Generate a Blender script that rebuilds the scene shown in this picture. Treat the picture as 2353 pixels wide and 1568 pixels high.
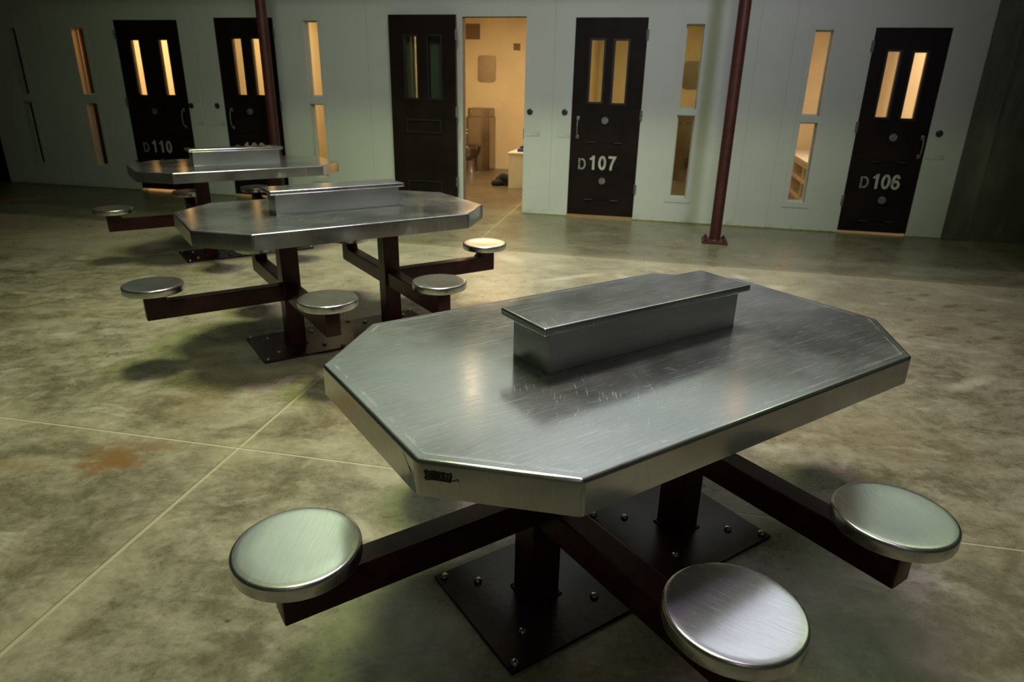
import bpy, bmesh, math, random
from mathutils import Vector, Matrix

random.seed(7)
scene = bpy.context.scene
for o in list(bpy.data.objects):
    bpy.data.objects.remove(o)
COL = scene.collection

# ------------------------------------------------------------------ camera
W_PX, H_PX = 2353, 1568
cam_h, pitch, roll, f_px = 1.4703, 0.3688, 0.0202, 1525.3
fw = Vector((0, math.cos(pitch), -math.sin(pitch)))
rt = Vector((1, 0, 0))
up = rt.cross(fw)
r2 = math.cos(roll) * rt + math.sin(roll) * up
u2 = -math.sin(roll) * rt + math.cos(roll) * up
cd = bpy.data.cameras.new('camera')
cam = bpy.data.objects.new('camera', cd)
COL.objects.link(cam)
cam.matrix_world = Matrix(((r2.x, u2.x, -fw.x, 0), (r2.y, u2.y, -fw.y, 0), (r2.z, u2.z, -fw.z, cam_h), (0, 0, 0, 1)))
cd.sensor_fit = 'HORIZONTAL'
cd.sensor_width = 36.0
cd.lens = 36.0 * f_px / W_PX
cd.clip_start = 0.05
cd.dof.use_dof = True
cd.dof.focus_distance = 2.0
cd.dof.aperture_fstop = 4.5
scene.camera = cam

# ------------------------------------------------------------------ world, exposure
world = bpy.data.worlds.new('night')
scene.world = world
world.use_nodes = True
world.node_tree.nodes['Background'].inputs[0].default_value = (0.01, 0.011, 0.008, 1)
world.node_tree.nodes['Background'].inputs[1].default_value = 1.0
scene.view_settings.view_transform = 'Standard'
scene.view_settings.look = 'None'
scene.view_settings.gamma = 1
scene.view_settings.use_curve_mapping = False
scene.view_settings.exposure = 0.0

# ------------------------------------------------------------------ lamps of the day room, with added fill lights
GREEN = (0.84, 1.0, 0.42)
VIOLET = (0.99, 0.76, 1.0)
NEUTRAL = (1.0, 0.98, 0.86)


def lamp(loc, target, energy, color, size=1.4, spread=150, shape='DISK', size_y=None, rot=None):
    d = bpy.data.lights.new('bay_or_fill_light', 'AREA')
    d.energy = energy
    d.color = color
    d.shape = shape
    d.size = size
    if size_y:
        d.size_y = size_y
    d.spread = math.radians(spread)
    o = bpy.data.objects.new('bay_or_fill_light', d)
    COL.objects.link(o)
    o.location = loc
    o.rotation_euler = (Vector(target) - Vector(loc)).to_track_quat('-Z', 'Y').to_euler()
    return o


BAYS_AND_FILL = [
    ((-0.9, 3.9, 7.2), (-0.8, 3.9, 0), 76, GREEN, 1.2, 74),
    ((0.4, 4.0, 7.2), (0.1, 4.1, 0), 62, VIOLET, 1.2, 72),
    ((-0.7, 1.4, 7.2), (-0.4, 2.2, 0), 8, GREEN, 1.1, 70),
    ((1.4, 1.4, 7.2), (0.7, 1.8, 0), 4, VIOLET, 1.1, 70),
    ((-0.2, -2.0, 7.0), (-0.8, 7.6, 0.7), 24, (0.90, 1.0, 0.70), 1.4, 54),
    ((2.0, -3.0, 5.6), (0.8, 7.6, 1.5), 16, (0.76, 0.70, 1.0), 1.0, 46),
    ((-1.0, 4.4, 7.3), (-1.0, 8.4, 0.3), 16, GREEN, 0.8, 52),
    ((2.3, 3.6, 7.3), (2.3, 7.7, 0.3), 10, GREEN, 0.8, 52),
    ((0.5, -4.6, 7.2), (0.5, -6.6, 2.0), 42, NEUTRAL, 2.0, 140),  # added fill behind the viewer, brightens what the steel sides reflect
]
for hb in BAYS_AND_FILL:
    lamp(*hb)
# added unseen uplights, brightening the upper wall that the steel tops reflect
for wx, wy in ((-5.2, 8.25), (-0.33, 7.15), (3.6, 6.25)):
    lamp((wx, wy, 3.2), (wx + 0.23, wy + 1.0, 4.9), 20, (0.88, 0.95, 1.0), 3.6, 150, 'RECTANGLE', 0.25)

# added unseen lamps on the top of the wall, for brighter seat reflections
for wx, wy, en, co_ in ((-3.0, 8.0, 48, (0.88, 1.0, 0.70)), (0.9, 7.15, 46, (0.92, 0.95, 1.0)), (3.3, 6.6, 40, (0.86, 0.84, 1.0)), (5.3, 6.15, 40, (0.84, 1.0, 0.48))):
    lamp((wx, wy, 7.45), (wx + 0.23, wy + 1.0, 6.1), en, co_, 1.3, 110, 'RECTANGLE', 0.25)

# ------------------------------------------------------------------ frames of reference
WALL_A = -0.2234
WALL_D = 8.1728
SV = Vector((math.cos(WALL_A), math.sin(WALL_A), 0))
NV = Vector((-math.sin(WALL_A), math.cos(WALL_A), 0))      # into the cells


def wp(s, y, z=0.0):
    return Vector((0, WALL_D, 0)) + SV * s + NV * y + Vector((0, 0, z))


# ------------------------------------------------------------------ node helpers
def new_mat(name):
    m = bpy.data.materials.new(name)
    m.use_nodes = True
    nt = m.node_tree
    return m, nt, nt.nodes['Principled BSDF']


def nd(nt, kind, **kw):
    n = nt.nodes.new(kind)
    for k, v in kw.items():
        if k.startswith('i_'):
            n.inputs[int(k[2:])].default_value = v
        else:
            setattr(n, k, v)
    return n


def mth(nt, op, a, b=None, c=None, clamp=False):
    n = nt.nodes.new('ShaderNodeMath')
    n.operation = op
    n.use_clamp = clamp
    for i, v in enumerate((a, b, c)):
        if v is None:
            continue
        if isinstance(v, (int, float)):
            n.inputs[i].default_value = v
        else:
            nt.links.new(v, n.inputs[i])
    return n.outputs[0]


def mixc(nt, fac, a, b):
    n = nt.nodes.new('ShaderNodeMix')
    n.data_type = 'RGBA'
    for sock, v in ((n.inputs[0], fac), (n.inputs[6], a), (n.inputs[7], b)):
        if isinstance(v, (int, float)):
            sock.default_value = v
        elif isinstance(v, tuple):
            sock.default_value = v if len(v) == 4 else v + (1,)
        else:
            nt.links.new(v, sock)
    return n.outputs[2]


def noise(nt, vec, scale, detail=4, rough=0.55, dist=0.0):
    n = nt.nodes.new('ShaderNodeTexNoise')
    n.inputs['Scale'].default_value = scale
    n.inputs['Detail'].default_value = detail
    n.inputs['Roughness'].default_value = rough
    n.inputs['Distortion'].default_value = dist
    if vec is not None:
        nt.links.new(vec, n.inputs['Vector'])
    return n.outputs[0]


def mapping(nt, vec, scale=(1, 1, 1), rot=(0, 0, 0), loc=(0, 0, 0)):
    n = nt.nodes.new('ShaderNodeMapping')
    n.inputs['Scale'].default_value = scale
    n.inputs['Rotation'].default_value = rot
    n.inputs['Location'].default_value = loc
    nt.links.new(vec, n.inputs['Vector'])
    return n.outputs[0]


def rng(nt, v, a, b, c=0.0, d=1.0, smooth=True):
    n = nt.nodes.new('ShaderNodeMapRange')
    n.interpolation_type = 'SMOOTHSTEP' if smooth else 'LINEAR'
    nt.links.new(v, n.inputs[0])
    for i, x in enumerate((a, b, c, d)):
        n.inputs[i + 1].default_value = x
    return n.outputs[0]


def objco(nt):
    return nt.nodes.new('ShaderNodeTexCoord').outputs['Object']


def simple(name, col, rough=0.5, metal=0.0, nscale=0, namt=0.15, bump=0.0, coat=0.0, bscale=None, spec=0.5):
    m, nt, b = new_mat(name)
    b.inputs['Roughness'].default_value = rough
    b.inputs['Metallic'].default_value = metal
    b.inputs['Coat Weight'].default_value = coat
    b.inputs['Specular IOR Level'].default_value = spec
    co = objco(nt)
    if nscale:
        n = noise(nt, co, nscale)
        f = rng(nt, n, 0.3, 0.7)
        lo = tuple(c * (1 - namt) for c in col)
        hi = tuple(min(1, c * (1 + namt)) for c in col)
        nt.links.new(mixc(nt, f, lo, hi), b.inputs['Base Color'])
    else:
        b.inputs['Base Color'].default_value = tuple(col) + (1,)
    if bump:
        bn = nt.nodes.new('ShaderNodeBump')
        bn.inputs['Strength'].default_value = bump
        bn.inputs['Distance'].default_value = 0.002
        nt.links.new(noise(nt, co, bscale or nscale or 60, 5), bn.inputs['Height'])
        nt.links.new(bn.outputs[0], b.inputs['Normal'])
    return m


# ------------------------------------------------------------------ materials
def make_steel(name, top=False, seat=False, rot=0.0):
    m, nt, b = new_mat(name)
    co = objco(nt)
    brush = noise(nt, mapping(nt, co, (6, 260, 60), (0, 0, rot)), 1.0, 5, 0.6)
    cloud = noise(nt, co, 3.2, 5, 0.6)
    fine = noise(nt, co, 28, 4, 0.7)
    f = mth(nt, 'ADD', mth(nt, 'MULTIPLY', brush, 0.5), mth(nt, 'MULTIPLY', cloud, 0.5))
    base = mixc(nt, rng(nt, f, 0.35, 0.65), (0.53, 0.545, 0.57), (0.61, 0.62, 0.64))
    rough = rng(nt, mth(nt, 'ADD', mth(nt, 'MULTIPLY', cloud, 0.6), mth(nt, 'MULTIPLY', fine, 0.4)), 0.35, 0.65,
                0.12 if top else 0.22, 0.17 if top else 0.25)
    scr = None
    if top or seat:
        sets = [(0.35, 1500, 5.0, 0.735), (1.25, 1300, 7, 0.755), (-0.5, 1400, 4.0, 0.75), (2.2, 1200, 9.0, 0.755), (0.05, 1500, 3.2, 0.745), (0.8, 1700, 6.0, 0.75)]
        for i, (r, sy, sx, th) in enumerate(sets):
            n1 = noise(nt, mapping(nt, co, (sx, sy * 0.42, 1), (0, 0, r), (i * 7.3, i * 3.1, i)), 1.0, 3, 0.75, 0.15)
            t = rng(nt, n1, th - 0.09, th - 0.03)
            scr = t if scr is None else mth(nt, 'MAXIMUM', scr, t)
        # dense faint haze of fine scratches
        for i, (r, sx, sy) in enumerate(((0.25, 7, 520), (-0.35, 9, 600), (1.0, 11, 560), (0.6, 6, 640))):
            n1 = noise(nt, mapping(nt, co, (sx, sy, 1), (0, 0, r), (i * 5.1, i * 2.3, 0)), 1.0, 3, 0.8, 0.1)
            scr = mth(nt, 'MAXIMUM', scr, mth(nt, 'MULTIPLY', rng(nt, n1, 0.56, 0.72), 0.34))
        # small bright specks
        speck = rng(nt, noise(nt, mapping(nt, co, (150, 230, 150)), 1.0, 2, 0.5), 0.80, 0.84)
        scr = mth(nt, 'MAXIMUM', scr, speck)
        # arcs rubbed by wiping
        if top:
            sep = nt.nodes.new('ShaderNodeSeparateXYZ')
            nt.links.new(co, sep.inputs[0])
            ax = mth(nt, 'ABSOLUTE', sep.outputs[0])
            ay = mth(nt, 'ABSOLUTE', sep.outputs[1])
            dg = mth(nt, 'MULTIPLY', mth(nt, 'SUBTRACT', mth(nt, 'ADD', ax, ay), 1.1008), 0.7071)
            de = mth(nt, 'MAXIMUM', mth(nt, 'MAXIMUM', mth(nt, 'SUBTRACT', ax, 0.8251), mth(nt, 'SUBTRACT', ay, 0.5082)), dg)
            de = mth(nt, 'ADD', de, mth(nt, 'MULTIPLY', mth(nt, 'SUBTRACT', noise(nt, co, 5, 2), 0.5), 0.003))
            ln = mth(nt, 'MAXIMUM', rng(nt, mth(nt, 'ABSOLUTE', mth(nt, 'ADD', de, 0.026)), 0.0014, 0.0006), mth(nt, 'MULTIPLY', rng(nt, mth(nt, 'ABSOLUTE', mth(nt, 'ADD', de, 0.031)), 0.0012, 0.0004), 0.6))
            scr = mth(nt, 'MAXIMUM', scr, mth(nt, 'MULTIPLY', ln, rng(nt, noise(nt, co, 11, 3), 0.36, 0.6)))
            for cx, cy, r0, r1, x0, y0, rr in ((-0.80, 0.10, 0.34, 0.62, -0.33, -0.22, 0.27), (-0.35, -0.42, 0.20, 0.36, -0.08, -0.28, 0.12)):
                dx = mth(nt, 'SUBTRACT', sep.outputs[0], cx)
                dy = mth(nt, 'SUBTRACT', sep.outputs[1], cy)
                rad = mth(nt, 'SQRT', mth(nt, 'ADD', mth(nt, 'MULTIPLY', dx, dx), mth(nt, 'MULTIPLY', dy, dy)))
                rad = mth(nt, 'ADD', rad, mth(nt, 'MULTIPLY', noise(nt, co, 9, 2), 0.02))
                comb = nt.nodes.new('ShaderNodeCombineXYZ')
                nt.links.new(mth(nt, 'MULTIPLY', rad, 260), comb.inputs[0])
                nt.links.new(mth(nt, 'MULTIPLY', mth(nt, 'ARCTAN2', dy, dx), 5.0), comb.inputs[1])
                rings = rng(nt, noise(nt, comb.outputs[0], 0.8, 2, 0.7), 0.60, 0.72)
                ex = mth(nt, 'SUBTRACT', sep.outputs[0], x0)
                ey = mth(nt, 'SUBTRACT', sep.outputs[1], y0)
                dd = mth(nt, 'SQRT', mth(nt, 'ADD', mth(nt, 'MULTIPLY', ex, ex), mth(nt, 'MULTIPLY', ey, ey)))
                msk = rng(nt, dd, rr, rr * 0.4)
                scr = mth(nt, 'MAXIMUM', scr, mth(nt, 'MULTIPLY', mth(nt, 'MULTIPLY', rings, msk), 0.9))
        if seat:
            scr = mth(nt, 'MULTIPLY', scr, 0.5)
        base = mixc(nt, mth(nt, 'MULTIPLY', scr, 0.40), base, (0.80, 0.80, 0.79))
        rough = mth(nt, 'ADD', rough, mth(nt, 'MULTIPLY', scr, 0.16))
    nt.links.new(base, b.inputs['Base Color'])
    nt.links.new(rough, b.inputs['Roughness'])
    b.inputs['Metallic'].default_value = 1.0
    bn = nt.nodes.new('ShaderNodeBump')
    bn.inputs['Strength'].default_value = 0.035
    bn.inputs['Distance'].default_value = 0.001
    h = mth(nt, 'ADD', mth(nt, 'MULTIPLY', brush, 0.5), mth(nt, 'MULTIPLY', scr, 0.5) if scr is not None else 0.0)
    nt.links.new(h, bn.inputs['Height'])
    nt.links.new(bn.outputs[0], b.inputs['Normal'])
    # broad sheen of the worn, scratched surface beside the polished one
    b2 = nt.nodes.new('ShaderNodeBsdfPrincipled')
    b2.inputs['Metallic'].default_value = 1.0
    b2.inputs['Roughness'].default_value = 0.46
    nt.links.new(base, b2.inputs['Base Color'])
    mx = nt.nodes.new('ShaderNodeMixShader')
    fac = rng(nt, cloud, 0.35, 0.65, 0.07, 0.19)
    if scr is not None:
        fac = mth(nt, 'ADD', fac, mth(nt, 'MULTIPLY', scr, 0.35), clamp=True)
    nt.links.new(fac, mx.inputs[0])
    nt.links.new(b.outputs[0], mx.inputs[1])
    nt.links.new(b2.outputs[0], mx.inputs[2])
    out = [n for n in nt.nodes if n.type == 'OUTPUT_MATERIAL'][0]
    nt.links.new(mx.outputs[0], out.inputs[0])
    return m


M = {}
M['steel_top'] = make_steel('scratched_steel_top', top=True)
M['steel_seat'] = make_steel('brushed_steel_seat', seat=True, rot=0.4)
M['steel'] = make_steel('brushed_steel')
M['maroon'] = simple('dark_maroon_paint', (0.036, 0.0055, 0.010), 0.34, 0, 14, 0.35, 0.15, bscale=120, spec=0.3)
M['plate'] = simple('worn_maroon_plate', (0.022, 0.008, 0.010), 0.30, 0, 9, 0.6, 0.25, bscale=70, spec=0.35)
M['pole'] = simple('maroon_pole_paint', (0.055, 0.013, 0.011), 0.45, 0, 12, 0.25)
M['bolt'] = simple('bolt_steel', (0.42, 0.43, 0.38), 0.16, 1.0, 30, 0.2)
M['door'] = simple('black_brown_door_paint', (0.011, 0.0065, 0.005), 0.5, 0, 3, 0.3, 0.05, spec=0.15)
M['door_trim'] = simple('black_glazing_stop', (0.008, 0.006, 0.005), 0.5)
M['letter'] = simple('pale_stencil_paint', (0.42, 0.44, 0.36), 0.6, 0, 18, 0.25)
M['letter_dim'] = simple('faded_stencil_paint', (0.24, 0.25, 0.24), 0.6, 0, 60, 0.5)
M['hardware'] = simple('dull_grey_hardware', (0.22, 0.24, 0.20), 0.45, 0.6, 40, 0.3)
M['lock'] = simple('dark_lock_metal', (0.06, 0.065, 0.055), 0.4, 0.6, 30, 0.3)
M['cell_paint'] = simple('cream_cell_paint', (0.70, 0.60, 0.42), 0.55, 0, 2.5, 0.05)
M['cell_ceiling'] = simple('cell_ceiling_paint', (0.55, 0.48, 0.34), 0.7)
M['unlit_shade'] = simple('unlit_shade_backing', (0.05, 0.05, 0.04), 0.7)  # dark colour stands in for the lack of light in that cell
M['toilet'] = simple('cell_stainless', (0.30, 0.26, 0.23), 0.24, 1.0, 3, 0.08)
M['mirror'] = simple('pale_reflection_mirror', (0.90, 0.88, 0.82), 0.35, 0.0)  # pale matte colour stands in for a bright reflection
M['vent'] = simple('vent_metal', (0.20, 0.14, 0.09), 0.6, 0.2)
M['bunk'] = simple('bunk_paint', (0.62, 0.56, 0.42), 0.5, 0, 4, 0.08)
M['blue_cloth'] = simple('blue_blanket', (0.03, 0.035, 0.16), 0.9, 0, 40, 0.3)
M['black_cloth'] = simple('black_cloth', (0.008, 0.008, 0.009), 0.85, 0, 60, 0.3)
M['white_cloth'] = simple('white_cloth', (0.6, 0.58, 0.52), 0.9, 0, 20, 0.1)
M['ink'] = simple('black_ink', (0.012, 0.013, 0.012), 0.6)
M['ceiling'] = simple('grey_ceiling', (0.30, 0.30, 0.28), 0.8)
M['room_wall'] = simple('block_wall_paint', (0.30, 0.31, 0.27), 0.7, 0, 2, 0.1)
M['slab'] = simple('walkway_concrete', (0.38, 0.38, 0.34), 0.8, 0, 5, 0.2)
M['sealant'] = simple('yellowed_sealant', (0.20, 0.21, 0.05), 0.5, 0, 20, 0.3)


def glass_mat(name, tint=(0.95, 0.95, 0.92), refl=0.10):
    m = bpy.data.materials.new(name)
    m.use_nodes = True
    nt = m.node_tree
    nt.nodes.clear()
    out = nt.nodes.new('ShaderNodeOutputMaterial')
    tr = nd(nt, 'ShaderNodeBsdfTransparent')
    tr.inputs[0].default_value = tint + (1,)
    gl = nd(nt, 'ShaderNodeBsdfGlossy')
    gl.inputs['Roughness'].default_value = 0.03
    fr = nd(nt, 'ShaderNodeFresnel')
    fr.inputs[0].default_value = 1.5
    mx = nd(nt, 'ShaderNodeMixShader')
    nt.links.new(mth(nt, 'MULTIPLY', fr.outputs[0], 1.0 + refl), mx.inputs[0])
    nt.links.new(tr.outputs[0], mx.inputs[1])
    nt.links.new(gl.outputs[0], mx.inputs[2])
    nt.links.new(mx.outputs[0], out.inputs[0])
    return m


M['glass'] = glass_mat('clear_security_glass')
M['glass_shade_tint'] = glass_mat('shade_tinted_glass', (0.58, 0.62, 0.56))  # tint puts the open leaf's shade and reflection into the glass colour
M['glass_amber'] = glass_mat('amber_security_glass', (0.95, 0.72, 0.38))
M['glass_ochre'] = glass_mat('ochre_security_glass', (0.80, 0.80, 0.70))


def glow_mat(name, col, st):
    m = bpy.data.materials.new(name)
    m.use_nodes = True
    nt = m.node_tree
    nt.nodes.clear()
    out = nt.nodes.new('ShaderNodeOutputMaterial')
    e = nt.nodes.new('ShaderNodeEmission')
    e.inputs[0].default_value = col + (1,)
    e.inputs[1].default_value = st
    nt.links.new(e.outputs[0], out.inputs[0])
    return m


M['lit_window'] = glow_mat('lit_upper_window', (1.0, 0.72, 0.46), 9.0)
M['lit_window_dim'] = glow_mat('dim_upper_window', (1.0, 0.60, 0.36), 1.6)

# wall paint with fine panel seams (object x runs along the wall)
m, nt, b = new_mat('painted_panel_wall')
co = objco(nt)
sep = nd(nt, 'ShaderNodeSeparateXYZ')
nt.links.new(co, sep.inputs[0])
n1 = noise(nt, co, 1.3, 4)
n2 = noise(nt, mapping(nt, co, (1.5, 1.5, 2.5)), 1.0, 5)
colr = mixc(nt, rng(nt, mth(nt, 'ADD', mth(nt, 'MULTIPLY', n1, 0.5), mth(nt, 'MULTIPLY', n2, 0.5)), 0.35, 0.65), (0.53, 0.565, 0.515), (0.565, 0.60, 0.55))
seam = None
for s0 in (-6.47, -4.16, -1.83, 0.42, 2.57, 2.92):
    t = rng(nt, mth(nt, 'ABSOLUTE', mth(nt, 'SUBTRACT', sep.outputs[0], s0)), 0.0065, 0.002)
    seam = t if seam is None else mth(nt, 'MAXIMUM', seam, t)
colr = mixc(nt, mth(nt, 'MULTIPLY', seam, 0.28), colr, (0.22, 0.24, 0.20))
# grime close to the floor
gr = mth(nt, 'MULTIPLY', rng(nt, sep.outputs[2], 0.10, 0.0), rng(nt, noise(nt, co, 9, 4), 0.45, 0.7))
colr = mixc(nt, mth(nt, 'MULTIPLY', gr, 0.4), colr, (0.20, 0.21, 0.12))
nt.links.new(colr, b.inputs['Base Color'])
b.inputs['Roughness'].default_value = 0.42
bn = nd(nt, 'ShaderNodeBump')
bn.inputs['Strength'].default_value = 0.08
bn.inputs['Distance'].default_value = 0.003
nt.links.new(noise(nt, co, 45, 3), bn.inputs['Height'])
nt.links.new(bn.outputs[0], b.inputs['Normal'])
M['wall'] = m

# raw concrete
m, nt, b = new_mat('raw_concrete')
co = objco(nt)
n1 = noise(nt, mapping(nt, co, (3, 3, 0.7)), 1.0, 6, 0.65)
nt.links.new(mixc(nt, rng(nt, n1, 0.35, 0.68), (0.085, 0.092, 0.068), (0.175, 0.182, 0.135)), b.inputs['Base Color'])
b.inputs['Roughness'].default_value = 0.6
bn = nd(nt, 'ShaderNodeBump')
bn.inputs['Strength'].default_value = 0.4
bn.inputs['Distance'].default_value = 0.004
nt.links.new(noise(nt, co, 22, 5), bn.inputs['Height'])
nt.links.new(bn.outputs[0], b.inputs['Normal'])
M['concrete'] = m

# polished concrete floor, world coordinates
m, nt, b = new_mat('polished_concrete_floor')
co = objco(nt)
sep = nd(nt, 'ShaderNodeSeparateXYZ')
nt.links.new(co, sep.inputs[0])
big = noise(nt, co, 0.75, 5, 0.6, 0.6)
mid = noise(nt, mapping(nt, co, (1.9, 3.0, 1), (0, 0, -0.55)), 1.5, 7, 0.72, 0.5)
grain = noise(nt, co, 13, 7, 0.72)
fine = noise(nt, co, 46, 5, 0.75)
f = mth(nt, 'ADD', mth(nt, 'ADD', mth(nt, 'MULTIPLY', big, 0.30), mth(nt, 'MULTIPLY', mid, 0.34)), mth(nt, 'ADD', mth(nt, 'MULTIPLY', grain, 0.24), mth(nt, 'MULTIPLY', fine, 0.12)))
colr = mixc(nt, rng(nt, f, 0.405, 0.595), (0.108, 0.094, 0.056), (0.325, 0.297, 0.218))
brown = rng(nt, noise(nt, co, 1.1, 5, 0.6, 0.8), 0.50, 0.72)
colr = mixc(nt, mth(nt, 'MULTIPLY', brown, 0.50), colr, (0.20, 0.145, 0.068))
pale = rng(nt, noise(nt, mapping(nt, co, (2.2, 3.6, 1), (0, 0, -0.2), (3, 1, 0)), 1.0, 6, 0.7, 0.6), 0.55, 0.72)
colr = mixc(nt, mth(nt, 'MULTIPLY', pale, 0.5), colr, (0.52, 0.50, 0.42))
pit = rng(nt, noise(nt, co, 75, 2, 0.5), 0.66, 0.74)
colr = mixc(nt, mth(nt, 'MULTIPLY', pit, 0.10), colr, (0.12, 0.10, 0.07))
bay = mth(nt, 'ADD', sep.outputs[1], mth(nt, 'MULTIPLY', sep.outputs[0], 0.2273))
colr = mixc(nt, mth(nt, 'MULTIPLY', rng(nt, bay, 6.135, 6.15), 0.62), colr, (0.115, 0.115, 0.08))
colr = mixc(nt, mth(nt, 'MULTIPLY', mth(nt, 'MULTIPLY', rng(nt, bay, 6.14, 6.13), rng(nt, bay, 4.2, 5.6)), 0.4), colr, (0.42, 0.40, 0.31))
colr = mixc(nt, mth(nt, 'MULTIPLY', rng(nt, bay, 8.30, 8.36), 0.6), colr, (0.10, 0.065, 0.04))
wob = mth(nt, 'MULTIPLY', mth(nt, 'SUBTRACT', noise(nt, co, 7, 5, 0.7), 0.5), 1.0)


def blob(x, y, rx, ry, ang, warp):
    mp = mapping(nt, co, (1, 1, 1), (0, 0, -ang), (0, 0, 0))
    c, s_ = math.cos(-ang), math.sin(-ang)
    sp = nd(nt, 'ShaderNodeSeparateXYZ')
    nt.links.new(mp, sp.inputs[0])
    px, py = x * c - y * s_, x * s_ + y * c
    dx = mth(nt, 'DIVIDE', mth(nt, 'SUBTRACT', sp.outputs[0], px), rx)
    dy = mth(nt, 'DIVIDE', mth(nt, 'SUBTRACT', sp.outputs[1], py), ry)
    d = mth(nt, 'SQRT', mth(nt, 'ADD', mth(nt, 'MULTIPLY', dx, dx), mth(nt, 'MULTIPLY', dy, dy)))
    d = mth(nt, 'ADD', d, mth(nt, 'MULTIPLY', wob, warp))
    return rng(nt, d, 1.30, 0.30)


STAINS = [
    ((-1.66, 2.36, 0.14, 0.11, 0.2, 4.2), 0.9, (0.17, 0.085, 0.022)),
    ((-1.50, 2.47, 0.085, 0.055, 0.3, 2.6), 0.75, (0.13, 0.062, 0.015)),
    ((-1.98, 2.30, 0.20, 0.06, 0.1, 3.0), 0.35, (0.19, 0.12, 0.04)),
    ((-1.95, 2.02, 0.14, 0.16, 0.1, 3.4), 0.45, (0.12, 0.09, 0.035)),
    ((-1.20, 1.45, 0.07, 0.05, 0.9, 3.2), 0.5, (0.11, 0.085, 0.035)),
    ((-0.81, 1.50, 0.012, 0.009, 0.0, 0.1), 0.9, (0.05, 0.045, 0.02)),
]
SPOTS = [(2.96, 5.03, .05, .03), (3.03, 4.85, .055, .04), (3.20, 4.97, .075, .04), (3.25, 4.70, .12, .04), (3.42, 4.62, .06, .03),
         (2.74, 4.36, .045, .03), (3.21, 4.30, .06, .03), (2.95, 4.20, .065, .045), (2.72, 4.07, .05, .03), (2.58, 4.02, .05, .02),
         (3.12, 4.02, .065, .03), (3.31, 3.87, .055, .028), (3.34, 4.36, .05, .02)]
for x, y, rx, ry in SPOTS:
    STAINS.append(((x, y, rx, ry, 0.4, 0.9), 0.7, (0.13, 0.095, 0.025)))
for x, y, rx, ry in [(-0.05, 5.9, .10, .24), (0.95, 5.25, .07, .16), (1.45, 5.30, .22, .10), (2.1, 5.1, .10, .08), (1.9, 5.4, .06, .08), (2.5, 3.3, .20, .05), (0.5, 5.3, .30, .05)]:
    STAINS.append(((x, y, rx, ry, 0.5, 1.6), 0.5, (0.56, 0.53, 0.44)))
for args, st, c in STAINS:
    colr = mixc(nt, mth(nt, 'MULTIPLY', blob(*args), st), colr, c)


def line_mask(p, q, half, soft):
    dx, dy = q[0] - p[0], q[1] - p[1]
    L = math.hypot(dx, dy)
    nx, ny = -dy / L, dx / L
    c = -(p[0] * nx + p[1] * ny)
    d = mth(nt, 'ADD', mth(nt, 'ADD', mth(nt, 'MULTIPLY', sep.outputs[0], nx), mth(nt, 'MULTIPLY', sep.outputs[1], ny)), c)
    return d, rng(nt, mth(nt, 'ABSOLUTE', d), half + soft, half)


bumpsum = None
for p, q, half, col, st in [((-1.16, 2.45), (0.10, 8.97), 0.0065, (0.40, 0.36, 0.25), 0.85), ((-2.34, 2.70), (1.79, 1.89), 0.0028, (0.50, 0.47, 0.36), 0.8),
                            ((-1.14, 6.40), (4.14, 5.20), 0.010, (0.42, 0.40, 0.22), 0.6), ((4.75, 6.91), (4.49, 5.69), 0.010, (0.30, 0.30, 0.10), 0.6)]:
    d, mk = line_mask(p, q, half, 0.003)
    border = rng(nt, mth(nt, 'ABSOLUTE', d), 0.16, 0.02)  # paler band along each joint
    colr = mixc(nt, mth(nt, 'MULTIPLY', mth(nt, 'MULTIPLY', border, mid), 0.30), colr, (0.50, 0.44, 0.30))
    edge = rng(nt, mth(nt, 'ABSOLUTE', mth(nt, 'SUBTRACT', d, half + 0.003)), 0.004, 0.001)
    colr = mixc(nt, mth(nt, 'MULTIPLY', mk, st), colr, col)
    colr = mixc(nt, mth(nt, 'MULTIPLY', edge, 0.6), colr, (0.07, 0.06, 0.035))
    bumpsum = mk if bumpsum is None else mth(nt, 'MAXIMUM', bumpsum, mk)
nt.links.new(colr, b.inputs['Base Color'])
nt.links.new(rng(nt, mth(nt, 'ADD', mth(nt, 'MULTIPLY', mid, 0.5), mth(nt, 'MULTIPLY', fine, 0.5)), 0.35, 0.65, 0.24, 0.42), b.inputs['Roughness'])
b.inputs['Specular IOR Level'].default_value = 0.6
bn = nd(nt, 'ShaderNodeBump')
bn.inputs['Strength'].default_value = 0.18
bn.inputs['Distance'].default_value = 0.003
nt.links.new(mth(nt, 'ADD', mth(nt, 'MULTIPLY', fine, 0.35), mth(nt, 'MULTIPLY', bumpsum, -0.6)), bn.inputs['Height'])
nt.links.new(bn.outputs[0], b.inputs['Normal'])
M['floor'] = m


# ------------------------------------------------------------------ object helpers
def obj(name, bm, mat, parent=None, loc=(0, 0, 0), rotz=0.0, smooth=True):
    bmesh.ops.recalc_face_normals(bm, faces=bm.faces)
    me = bpy.data.meshes.new(name)
    bm.to_mesh(me)
    bm.free()
    if smooth:
        for p in me.polygons:
            p.use_smooth = True
        me.set_sharp_from_angle(angle=math.radians(38))
        for p in me.polygons:
            p.use_smooth = p.area < 0.035 and len(p.vertices) < 5
    me.materials.append(M[mat] if isinstance(mat, str) else mat)
    o = bpy.data.objects.new(name, me)
    COL.objects.link(o)
    o.location = loc
    o.rotation_euler = (0, 0, rotz)
    if parent is not None:
        o.parent = parent
    return o


def tag(o, label, cat=None, group=None, kind=None):
    o['label'] = label
    if cat:
        o['category'] = cat
    if group:
        o['group'] = group
    if kind:
        o['kind'] = kind
    return o


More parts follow.
